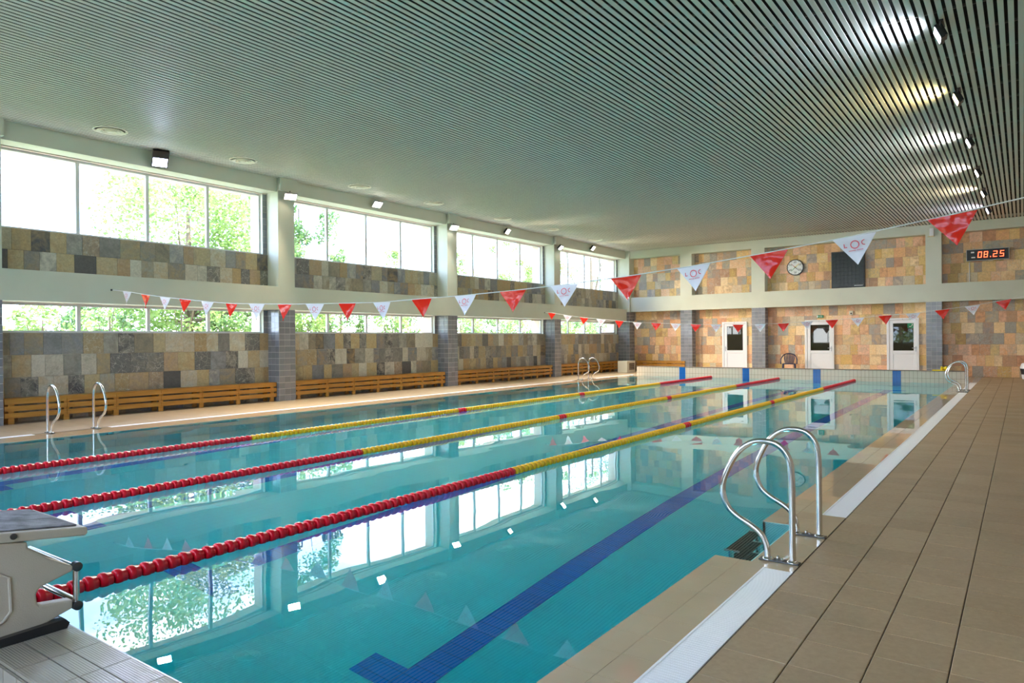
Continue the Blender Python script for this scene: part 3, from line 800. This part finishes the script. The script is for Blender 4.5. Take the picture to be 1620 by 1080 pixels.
floodlight((-13.82, 9.72, 5.19), (.8, -.35, -.95), WARM, PW, 'bright warm floodlight on top of the nearest full column', 'cap', body='steel', size=(.32, .2))
floodlight((-13.86, 16.12, 5.20), (.8, -.2, -1.0), NEUT, PW * .7, 'tilted grey floodlight on top of the second column', 'cap', body='steel')
floodlight((-13.84, 22.66, 5.20), (.9, .2, -.9), NEUT, PW, 'black floodlight on top of the third column', 'cap')
RL = [(9.42, COOL, 'nearest black floodlight on the right of the ceiling, bluish light'), (12.56, (1, .78, .35), 'second black floodlight on the right ceiling, yellow light'),
      (15.91, (1, 1, 1), 'third black floodlight on the right ceiling, white light'), (19.26, (1, .9, .82), 'fourth black floodlight on the right ceiling, pale light'),
      (22.37, (1, .84, .6), 'fifth black floodlight on the right ceiling, warm light'), (25.70, (.72, .72, 1), 'farthest black floodlight on the right ceiling, violet light')]
for y, c, lb in RL:
    floodlight((.34, y, 5.49), (-1, -.12, -.45), c, 10, lb, 'ceil', size=(.26, .2), spread=150)

# ------------------------------------------------------------------ pennant lines
def pennant_mesh(kind):
    # slightly curved triangle in the XZ plane, hanging from z=0; front faces -Y
    W, H, T = .175, .255, .0015
    n = 8; b = MB(); rows = []
    for side in (-1, 1):
        base = len(b.v)
        for i in range(n + 1):
            t = i / n; hw = W * (1 - t) + .002
            for k in range(5):
                u = -1 + k / 2
                b.v.append((u * hw, .012 * math.sin(3 * t + u) + side * T, -t * H))
        for i in range(n):
            for k in range(4):
                q = (base + i * 5 + k, base + (i + 1) * 5 + k, base + (i + 1) * 5 + k + 1, base + i * 5 + k + 1)
                b.f.append(q if side < 0 else q[::-1])
    return b.mesh('pennant', M['flag_red' if kind else 'flag_white'], True)
PM = [pennant_mesh(0), pennant_mesh(1)]
def arc(cx, cz, r0, r1, a0, a1, y, n=20):
    b = MB()
    for i in range(n + 1):
        a = R(a0 + (a1 - a0) * i / n); b.v += [(cx + r1 * math.cos(a), y, cz + r1 * math.sin(a)), (cx + r0 * math.cos(a), y, cz + r0 * math.sin(a))]
    b.f = [(2 * i, 2 * i + 1, 2 * i + 3, 2 * i + 2) for i in range(n)]
    return b
def logo_mesh():
    b = MB()
    def add(o):
        k = len(b.v); b.v += o.v; b.f += [tuple(i + k for i in f) for f in o.f]
    for y in (-.016, .020):
        add(arc(0, -.075, .029, .037, 0, 360, y, 28))
        add(arc(.078, -.068, .017, .024, 80, 280, y, 12))
        q = MB(); q.v = [(-.090, y, -.055), (-.083, y, -.055), (-.083, y, -.085), (-.090, y, -.092), (-.064, y, -.085), (-.064, y, -.092)]; q.f = [(0, 3, 2, 1), (3, 5, 4, 2)]; add(q)
        for i in range(14):
            if i == 7: continue
            x = -.055 + i * .0085; q = MB(); q.v = [(x, y, -.122), (x + .006, y, -.122), (x + .006, y, -.129), (x, y, -.129)]; q.f = [(0, 3, 2, 1)]; add(q)
    # follow the bulge of the vinyl
    return b.mesh('logo', M['logo'])
LM = logo_mesh()
def flag_line(label, pts, flags, y0, first_red, anchors):
    """pts: cord polyline (x,y,z); flags: centres x along it"""
    o = thing('pennant_line', label, 'bunting', pts[0])
    ox, oy, oz = pts[0]
    MB().tube([(a - ox, b - oy, c - oz) for a, b, c in pts], .0055, 6).build('cord', M['cord'], o, True)
    MB().lathe([(0, .02), (.03, .02), (.05, .008)], (0, 0, 0), 'x', 8).build('wall_hook', M['black'], o)
    def at(x):
        for p, q in zip(pts, pts[1:]):
            if p[0] <= x <= q[0]:
                t = (x - p[0]) / (q[0] - p[0]); return [p[i] + t * (q[i] - p[i]) for i in range(3)], math.atan2(q[2] - p[2], q[0] - p[0])
    for i, x in enumerate(flags):
        p, an = at(x); red = (i % 2 == 0) == first_red
        f = inst('pennant', PM[1 if red else 0], o, (p[0] - ox, p[1] - oy, p[2] - oz - .004), None, (random.uniform(-.12, .12), -an, random.uniform(-.12, .12)))
        if red: f['label'] = 'red pennant'
        else:
            f['label'] = 'white pennant with red logo'; inst('logo', LM, f)
    return o
def parab(x, xs):   # fit quadratic through list of (x, z) by Lagrange on three points
    (a, fa), (b, fb), (c, fc) = xs
    return fa * (x - b) * (x - c) / ((a - b) * (a - c)) + fb * (x - a) * (x - c) / ((b - a) * (b - c)) + fc * (x - a) * (x - b) / ((c - a) * (c - b))
Y1 = 5.36
k1 = (Y1 + 1.47) / 6.47
S1 = [(-12.419, 2.472), (-11.736, 2.381), (-11.05, 2.306), (-10.385, 2.24), (-9.703, 2.175), (-9.013, 2.118), (-8.336, 2.088), (-7.645, 2.057), (-6.947, 2.036), (-6.263, 2.019), (-5.585, 2.006), (-4.873, 2.022), (-4.164, 2.034), (-3.465, 2.057), (-2.776, 2.088), (-2.045, 2.132), (-1.329, 2.19), (-.626, 2.262), (.074, 2.345), (.774, 2.445)]
S1 = [(1.2167 + (x - 1.2167) * k1, 1.4957 + (z - 1.4957) * k1) for x, z in S1]
pts = [(XC, 5.44, 2.60)] + [(x, Y1, z) for x, z in S1] + [(XR, Y1, 2.80)]
flag_line('near line of red and white pennants strung across the pool from left beam', pts, [s[0] for s in S1], Y1, False, None)
S2 = [(-13.346, 2.515), (-12.642, 2.398), (-11.931, 2.297), (-11.217, 2.221), (-10.482, 2.146), (-9.781, 2.074), (-9.063, 2.037), (-8.346, 2.0), (-7.635, 1.965), (-6.947, 1.945), (-6.22, 1.926), (-5.522, 1.93), (-4.814, 1.937), (-4.113, 1.985), (-3.407, 2.012), (-2.705, 2.051), (-1.981, 2.105), (-1.286, 2.145), (-.58, 2.223), (.117, 2.312), (.805, 2.43)]
pts = [(XC, 21.2 + .5, 2.56)] + [(x, 21.2, z + .004) for x, z in S2] + [(XR, 21.2, 2.76)]
flag_line('far line of red and white pennants crossing in front of the back wall', pts, [s[0] for s in S2], 21.2, True, None)

# ------------------------------------------------------------------ lane lines
fp = [(-.040, .016), (-.040, .040), (-.036, .048), (-.030, .053), (-.008, .054), (.002, .050), (.006, .046), (.028, .044), (.034, .040), (.040, .030), (.042, .016)]
fm = {}
for nm in ('red', 'yellow'):
    b = MB().lathe(fp, (0, 0, 0), 'y', 14)
    fm[nm] = b.mesh('float', M[nm + '_float'], True)
for r, (x, lb) in enumerate(((-3.44, 'lane rope with red and yellow floats nearest to the right deck'), (-5.94, 'middle lane rope of red and yellow floats'), (-8.44, 'lane rope with red and yellow floats nearest to the benches'))):
    o = thing('lane_rope', lb, 'lane rope', (x, 0, 0), 0, None)
    MB().tube([(0, YP0 + .01, 0.012), (0, 24.99, 0.012)], .006, 6).build('cable', M['cable'], o)
    n = 290; y = -.05
    for i in range(n):
        y = -.10 + i * .0863
        if y > 24.8: break
        c = 'red' if (y < 4.95 or y > 20.02 or abs(y - 10.0) < .14 or abs(y - 15.0) < .14) else 'yellow'
        f = inst('float', fm[c], o, (0, y, .014), None, (0, random.uniform(0, 6.28), 0))
        

# ------------------------------------------------------------------ handrails and pool steps
def smooth_path(P, it=2):
    P = [Vector(p) for p in P]
    for _ in range(it):
        Q = [P[0]]
        for a, b in zip(P, P[1:]): Q += [a * .75 + b * .25, a * .25 + b * .75]
        Q.append(P[-1]); P = Q
    return P
RP = [(0, 0, .0), (0, 0, .30), (0, 0, .60), (-.022, 0, .715), (-.09, 0, .785), (-.175, 0, .80), (-.27, 0, .785), (-.36, 0, .715), (-.43, 0, .59), (-.475, 0, .46), (-.445, 0, .33), (-.37, 0, .262), (-.27, 0, .215), (-.20, 0, .165), (-.165, 0, .09), (-.160, 0, 0)]
def handrail():
    o = empty('handrail')
    MB().tube(smooth_path(RP), .0205, 14).build('tube', M['steel'], o, True)
    MB().box(-.215, .045, -.034, .034, .0, .009).build('base_plate', M['steel_dark'], o, bevel=.003)
    for x in (0, -.16): MB().lathe([(.009, .036), (.014, .034), (.02, .024)], (x, 0, 0), 'z', 16).build('flange', M['steel'], o, True)
    for x in (-.065, -.095): MB().lathe([(.009, .011), (.030 if x < -.08 else .022, .011), (.034 if x < -.08 else .026, .006)], (x, .008 if x < -.08 else -.008, 0), 'z', 8).build('bolt', M['steel'], o, True)
    return o
h0 = handrail()
HR = [(-.025, 3.38, 0, 'nearer steel handrail of the near right pair'), (-.025, 4.14, 0, 'farther steel handrail of the near right pair'),
      (-.025, 20.95, 0, 'nearer steel handrail at the far right pool corner'), (-.025, 21.7, 0, 'farther steel handrail at the far right pool corner'),
      (-12.14, 3.54, PI, 'left steel handrail in front of the nearest bench'), (-12.14, 4.27, PI, 'right steel handrail in front of the nearest bench'),
      (-12.14, 21.10, PI, 'left steel handrail of the far left pair before the last bench'), (-12.14, 21.85, PI, 'right steel handrail of the far left pair before the last bench')]
for i, (x, y, rz, lb) in enumerate(HR):
    o = h0 if i == 0 else copy_tree(h0)
    o.location = (x, y, .0); o.rotation_euler = (0, 0, rz); tag(o, lb, 'handrail', 'steel pool handrails')
def steps(x, y, s, lb):
    o = thing('pool_ladder', lb, 'ladder', (x, y, 0))
    for yy in (-.31, .31):
        MB().tube([(0, yy, -.10), (0, yy, -1.25)], .019, 10).build('stringer', M['steel'], o, True)
    for z in (-.13, -.40, -.68, -.94, -1.2):
        t = MB().box(-.055, .045, -.28, .28, z - .02, z + .012).build('tread', M['black'], o, bevel=.008)
        MB().box(-.06, .05, -.295, -.28, z - .024, z + .016).box(-.06, .05, .28, .295, z - .024, z + .016).build('end_cap', M['steel_brushed'], t)
        for k in range(4): MB().box(-.045 + k * .022, -.035 + k * .022, -.27, .27, z + .012, z + .016).build('rib', M['black'], t)
    return o
steps(-.50, 3.88, 1, 'submerged pool steps with black treads below the near right handrails')

# ------------------------------------------------------------------ starting block
bk = thing('starting_block', 'cream starting block with grey grip top and steel hand bar', 'starting block', (-2.20, -.35, .35))
bx0, bx1 = .02, .26            # local; right side plane at x=-1.94
side = [(-.62, .055), (-.10, .02), (-.02, -.0), (.155, .062), (.03, .085), (-.0, .105), (-.0, .125), (.02, .185), (.155, .232), (.045, .30), (-.075, .372), (-.62, .46)]
side = [(-.60, .0), (-.10, .0), (-.02, .012), (.148, .062), (.150, .098), (.03, .112), (.02, .125), (.018, .160), (.03, .180), (.150, .215), (.152, .236), (.06, .292), (-.01, .350), (-.01, .372), (-.60, .475)]
body = MB().prism(side, .205, .26, 'x').prism(side, -.24, -.185, 'x').prism([(-.60, .0), (-.06, .0), (-.04, .15), (-.05, .355), (-.02, .374), (-.60, .475)], -.186, .206, 'x')
body.build('body', M['block'], bk, bevel=.008)
# recessed panel outline on the side
rec = MB().tube([(.262, -.40, .28), (.262, -.12, .28), (.262, -.075, .25), (.262, -.07, .12), (.262, -.10, .085), (.262, -.40, .07)], .006, 6); rec.build('moulded_rim', M['block'], bk, True)
# sloping top plate
top = MB().prism([(-.60, .452), (.195, .352), (.205, .36), (.203, .385), (.195, .388), (-.60, .492)], -.26, .27, 'x')
top.build('top_plate', M['block'], bk, bevel=.006)
MB().prism([(-.60, .492), (.175, .392), (.175, .397), (-.60, .497)], -.245, .235, 'x').build('grip_mat', M['antislip'], bk)
MB().lathe([(.268, .012), (.275, .012), (.276, .006)], (0, -.062, .407), 'x', 12).build('bolt', M['steel_dark'], bk, True)
# hand bars
hb = MB()
hb.tube([(.245, .168, .228), (.245, .168, .068)], .0125, 10).tube([(-.225, .168, .228), (-.225, .168, .068)], .0125, 10)
hb.tube([(.245, .168, .085), (-.225, .168, .085)], .0125, 10).tube([(.245, .168, .222), (-.225, .168, .222)], .0125, 10)
hb.build('hand_bar', M['steel'], bk, True)
MB().lathe([(.228, .012), (.232, .019), (.262, .019), (.264, .016)], (0, .168, .228), 'x', 14).lathe([(.228, .012), (.232, .019), (.262, .019), (.264, .016)], (0, .168, .068), 'x', 14).build('bar_end', M['steel_dark'], bk, True)
MB().prism([(-.20, -.0), (.115, -.0), (.125, .02), (.11, .038), (-.20, .03)], -.25, .29, 'x').build('base_plate', M['rubber'], bk)

# ------------------------------------------------------------------ benches
def bench(length, lb, loc, rz=0, nseg=6):
    """bench along +Y local, front facing +X; local x from -.34 (wall) to 0 (front)"""
    o = thing('wooden_bench', lb, 'bench', loc, rz, 'wooden slat benches along the walls')
    posts = [.12 + (length - .24) * i / nseg for i in range(nseg + 1)]
    for y in posts:
        MB().box(-.05, -.012, y - .05, y + .05, 0, .455).build('leg', M['wood'], o)
        MB().box(-.33, -.29, y - .05, y + .05, 0, .455).build('leg', M['wood'], o)
        MB().box(-.29, -.05, y - .03, y + .03, .36, .455).build('cross_rail', M['wood'], o)
    ed = [0] + posts[1:-1] + [length]
    k = 0
    for z0, z1 in ((.372, .462), (.242, .337), (.112, .207)):
        for a, b in zip(ed, ed[1:]):
            MB().box(-.012, .012, a + .003, b - .003, z0, z1).build('front_board', M['wood'], o)
    for i in range(4):
        x = -.335 + i * .089
        MB().box(x, x + .08, 0, length, .456, .478).build('seat_slat', M['wood'], o)
    nb = MB()
    for y in posts[1:-1]:
        for z in (.40, .435, .27, .31, .14, .18):
            for dy in (-.03, .03): nb.lathe([(.011, .005), (.014, .004)], (0, y + dy, z), 'x', 6)
    nb.build('nail_heads', M['steel_dark'], o)
    return o
bench(5.90, 'long wooden slat bench under the nearest pair of windows', (-14.11, 3.56, 0))
bench(5.86, 'long wooden slat bench under the second pair of windows', (-14.11, 10.03, 0))
bench(5.86, 'long wooden slat bench under the third pair of windows', (-14.11, 16.53, 0))
bench(5.30, 'wooden slat bench under the farthest windows, left of the cream cabinet', (-14.11, 23.0, 0))
bench(2.40, 'short wooden bench against the back wall behind the pool end', (-13.55, 28.86, 0), -PI / 2, 3)

# cream cabinet with grille
cb = thing('cabinet', 'low cream cabinet with square grille in the far left corner', 'cabinet', (-13.22, 27.2, 0))
MB().box(-.25, .22, -.4, .4, 0, .51).build('body', M['cabinet'], cb, bevel=.008)
MB().box(.22, .235, -.28, .36, .08, .12).box(.22, .235, -.28, .36, .42, .46).box(.22, .235, -.28, -.23, .12, .42).box(.22, .235, .31, .36, .12, .42).build('grille_frame', M['cabinet'], cb)
gb = MB().box(.218, .222, -.23, .31, .12, .42); gb.build('grille_recess', M['black'], cb)
gs = MB()
for k in range(7): gs.box(.223, .229, -.23, .31, .135 + k * .04, .150 + k * .04)
gs.build('louvre', M['steel_brushed'], cb)

# ------------------------------------------------------------------ plastic chair
chh = thing('plastic_chair', 'navy blue plastic garden armchair against the stone wall', 'chair', (-6.55, 28.55, 0), R(12))
for sx in (-1, 1):
    for sy in (-1, 1):
        MB().tube([(sx * .25, sy * .24, 0), (sx * .22, sy * .20, .42)], [.022, .03], 8).build('leg', M['navy'], chh, True)
MB().box(-.24, .24, -.23, .22, .41, .44).build('seat', M['navy'], chh, bevel=.012)
bkp = MB()
bkp.tube(smooth_path([(-.30, -.20, .42), (-.31, -.20, .60), (-.29, -.08, .66), (-.27, .12, .70), (-.20, .23, .80), (0, .26, .85), (.20, .23, .80), (.27, .12, .70), (.29, -.08, .66), (.31, -.20, .60), (.30, -.20, .42)], 2), .022, 8)
bkp.build('arm_rail', M['navy'], chh, True)
for i in range(7):
    x = -.18 + i * .06
    MB().tube([(x * .8, .20, .43), (x, .245, .64), (x * .95, .25, .82 - abs(x) * .25)], [.020, .024, .018], 6).build('back_slat', M['navy'], chh, True)

# waste bin
wb_ = thing('waste_bin', 'white conical waste bin with black band by the back wall', 'bin', (1.33, 28.5, 0))
MB().lathe([(0, .14), (.16, .165), (.16, .165)], (0, 0, 0), 'z', 28).build('lower_shell', M['white'], wb_, True)
MB().lathe([(.16, .168), (.36, .205)], (0, 0, 0), 'z', 28).build('black_band', M['black'], wb_, True)
MB().lathe([(.36, .20), (.40, .205), (.53, .16), (.56, .10)], (0, 0, 0), 'z', 28).build('lid', M['white'], wb_, True)
MB().lathe([(-.01, .07), (.012, .07)], (0, 0, 0), 'y', 20).xf(Matrix.Translation((0, -.165, .50)) @ Matrix.Rotation(R(-35), 4, 'X')).build('opening', M['black'], wb_)

# yellow swim floats on the end wall
kb = MB().prism([(-.20, -.10), (.12, -.13), (.20, -.06), (.20, .06), (.12, .13), (-.20, .10)], 0, .03, 'z')
tag(kb.build('kickboard', M['yellow'], loc=(-.98, 25.16, .378), bevel=.008), 'flat yellow foam kickboard lying on the pool end wall', 'kickboard')
pb = MB().lathe([(-.09, .03), (-.085, .05), (-.06, .058), (-.02, .04), (0, .034), (.02, .04), (.06, .058), (.085, .05), (.09, .03)], (0, 0, 0), 'x', 16)
tag(pb.build('pull_buoy', M['yellow'], loc=(-.86, 25.17, .466), smooth=True), 'yellow foam pull buoy lying on top of the kickboard', 'pull buoy')

# ------------------------------------------------------------------ outside: lawn and trees
gm = noise_mat('lawn', (.13, .20, .06), (.20, .28, .09), 2.0, .9)
struct('lawn', MB().box(-140, -20, -60, 110, -1.0, -.6).box(-15.02, 60, -90, -9, -1.0, -.6), gm)
struct('added_bounce_paving', MB().box(-20, -15.02, -60, 110, -1.0, -.6).box(-15.02, 60, -9, YF - .45, -1.0, -.6), mat('warm_bounce_paving', (.55, .50, .42), .8))  # unseen ground strips, added pale to bounce warm sunlight up onto the ceiling
def leaf_mat(name, c1, c2):
    mm = mat(name, c1, .5)
    f, g = rnd_fac(mm)
    x = N(mm, 'ShaderNodeMixRGB'); L(mm, f, x.inputs[0]); x.inputs[1].default_value = (*c1, 1); x.inputs[2].default_value = (*c2, 1)
    L(mm, x.outputs[0], BS(mm).inputs['Base Color'])
    tr = N(mm, 'ShaderNodeBsdfTranslucent'); L(mm, x.outputs[0], tr.inputs[0])
    ms = N(mm, 'ShaderNodeMixShader'); ms.inputs[0].default_value = .4
    L(mm, BS(mm).outputs[0], ms.inputs[1]); L(mm, tr.outputs[0], ms.inputs[2])
    L(mm, ms.outputs[0], mm.node_tree.nodes['Material Output'].inputs[0])
    return mm
LEAF = [leaf_mat('leaf_bright', (.16, .27, .06), (.36, .46, .15)), leaf_mat('leaf_mid', (.11, .22, .07), (.26, .36, .13))]
BARK = mat('bark', (.16, .11, .07), .9)
def tree(x, y, h, rad, n, mt, lb, zlow=1.0, seed=1, leaf=.17, kind='tree'):
    rg = random.Random(seed)
    o = thing('leafy_tree' if kind == 'tree' else 'leafy_shrub', lb, kind, (x, y, -.6), 0, 'trees and shrubs outside the left windows')
    tr = MB().tube([(0, 0, 0), (.1, .05, h * .35), (0, .1, h * .75)], [.05 * rad, .04 * rad, .015 * rad], 10)
    clumps = []
    for i in range(int(26 + rad * 5)):
        a = rg.uniform(0, 2 * PI); zz = rg.uniform(zlow, h) ; t = (zz - zlow) / (h - zlow)
        rr = rad * math.sqrt(max(0.04, 1 - (2 * t - .85) ** 2 / 1.6)) * math.sqrt(rg.uniform(.05, 1))
        clumps.append((rr * math.cos(a), rr * math.sin(a), zz, rg.uniform(.45, .95) * rad * .38))
    for c in clumps[:10]: tr.tube([(0, .05, h * .3), (c[0] * .5, c[1] * .5, (c[2] + h * .3) * .5), (c[0], c[1], c[2])], [.03 * rad * .6, .02 * rad * .5, .01], 6)
    tr.build('trunk', BARK, o, True)
    b = MB()
    for i in range(n):
        c = clumps[rg.randrange(len(clumps))]
        v = Vector((rg.gauss(0, 1), rg.gauss(0, 1), rg.gauss(0, 1))).normalized() * c[3] * rg.random() ** .4
        p = Vector((c[0], c[1], c[2])) + v
        u = Vector((rg.gauss(0, 1), rg.gauss(0, 1), rg.gauss(0, .7))).normalized(); w_ = u.orthogonal().normalized()
        w_ = (w_ * math.cos(i) + u.cross(w_) * math.sin(i)); s = leaf * rg.uniform(.6, 1.3)
        k = len(b.v); b.v += [tuple(p), tuple(p + u * s * .5 + w_ * s * .32), tuple(p + u * s), tuple(p + u * s * .5 - w_ * s * .32)]; b.f.append((k, k + 1, k + 2, k + 3))
    stuff(b.build('foliage', mt, o))
TR = [(-25.0, 13.2, 9.6, 4.5, 42000, 0, 'broad bright green tree filling the right panes of the nearest upper window', 1.2),
      (-24.5, 18.0, 10.6, 1.9, 11000, 1, 'tree seen at the left pane of the second upper window', 1.2),
      (-30.0, 24.9, 7.4, .8, 2500, 0, 'small pointed tree low in the second upper window', .8),
      (-30.0, 29.2, 7.7, 1.2, 4000, 0, 'small tree low in the third pane of the second upper window', .8),
      (-30.0, 35.6, 8.2, 1.2, 3500, 0, 'slender tree low at the left of the third upper window', .8),
      (-30.0, 41.2, 10.3, 1.9, 8000, 0, 'tall tree in the third pane of the third upper window', .8),
      (-30.0, 46.2, 12.6, 2.0, 8000, 0, 'tall tree at the right end of the third upper window', .8),
      (-30.0, 53.5, 15.0, 4.2, 14000, 1, 'tall tree filling the farthest upper window', .8)]
for i, (x, y, h, rad, n, mi, lb, zl) in enumerate(TR): tree(x, y, h, rad, n, LEAF[mi], lb, zl, 20 + i, .15)
k = 0
for bi, (a, b) in enumerate(BAYS[1:]):
    for q in range(4):
        yw_ = a + .1 + (b - a - .22) * (q + .5) / 4; y = -1.47 + (yw_ + 1.47) * 23.2 / 15.84
        tree(-22.0 - (k % 2) * .5, y, 3.75 + (k % 3) * .2, 1.25, 2600, LEAF[k % 2], 'green shrub seen through the %s pane of the %s low window' % (('first', 'second', 'third', 'fourth')[q], ('nearest', 'second', 'third', 'farthest')[bi]), .5, 60 + k, .15, 'shrub')
        k += 1
for i, (x, y) in enumerate(((-9, -22), (-3, -24), (3, -21))):
    tree(x, y, 8.5, 3.6, 5000, LEAF[i % 2], ('green tree on the lawn behind the front windows, at the left', 'green tree on the lawn behind the front windows, in the middle', 'green tree on the lawn behind the front windows, at the right')[i], .8, 90 + i, .22)
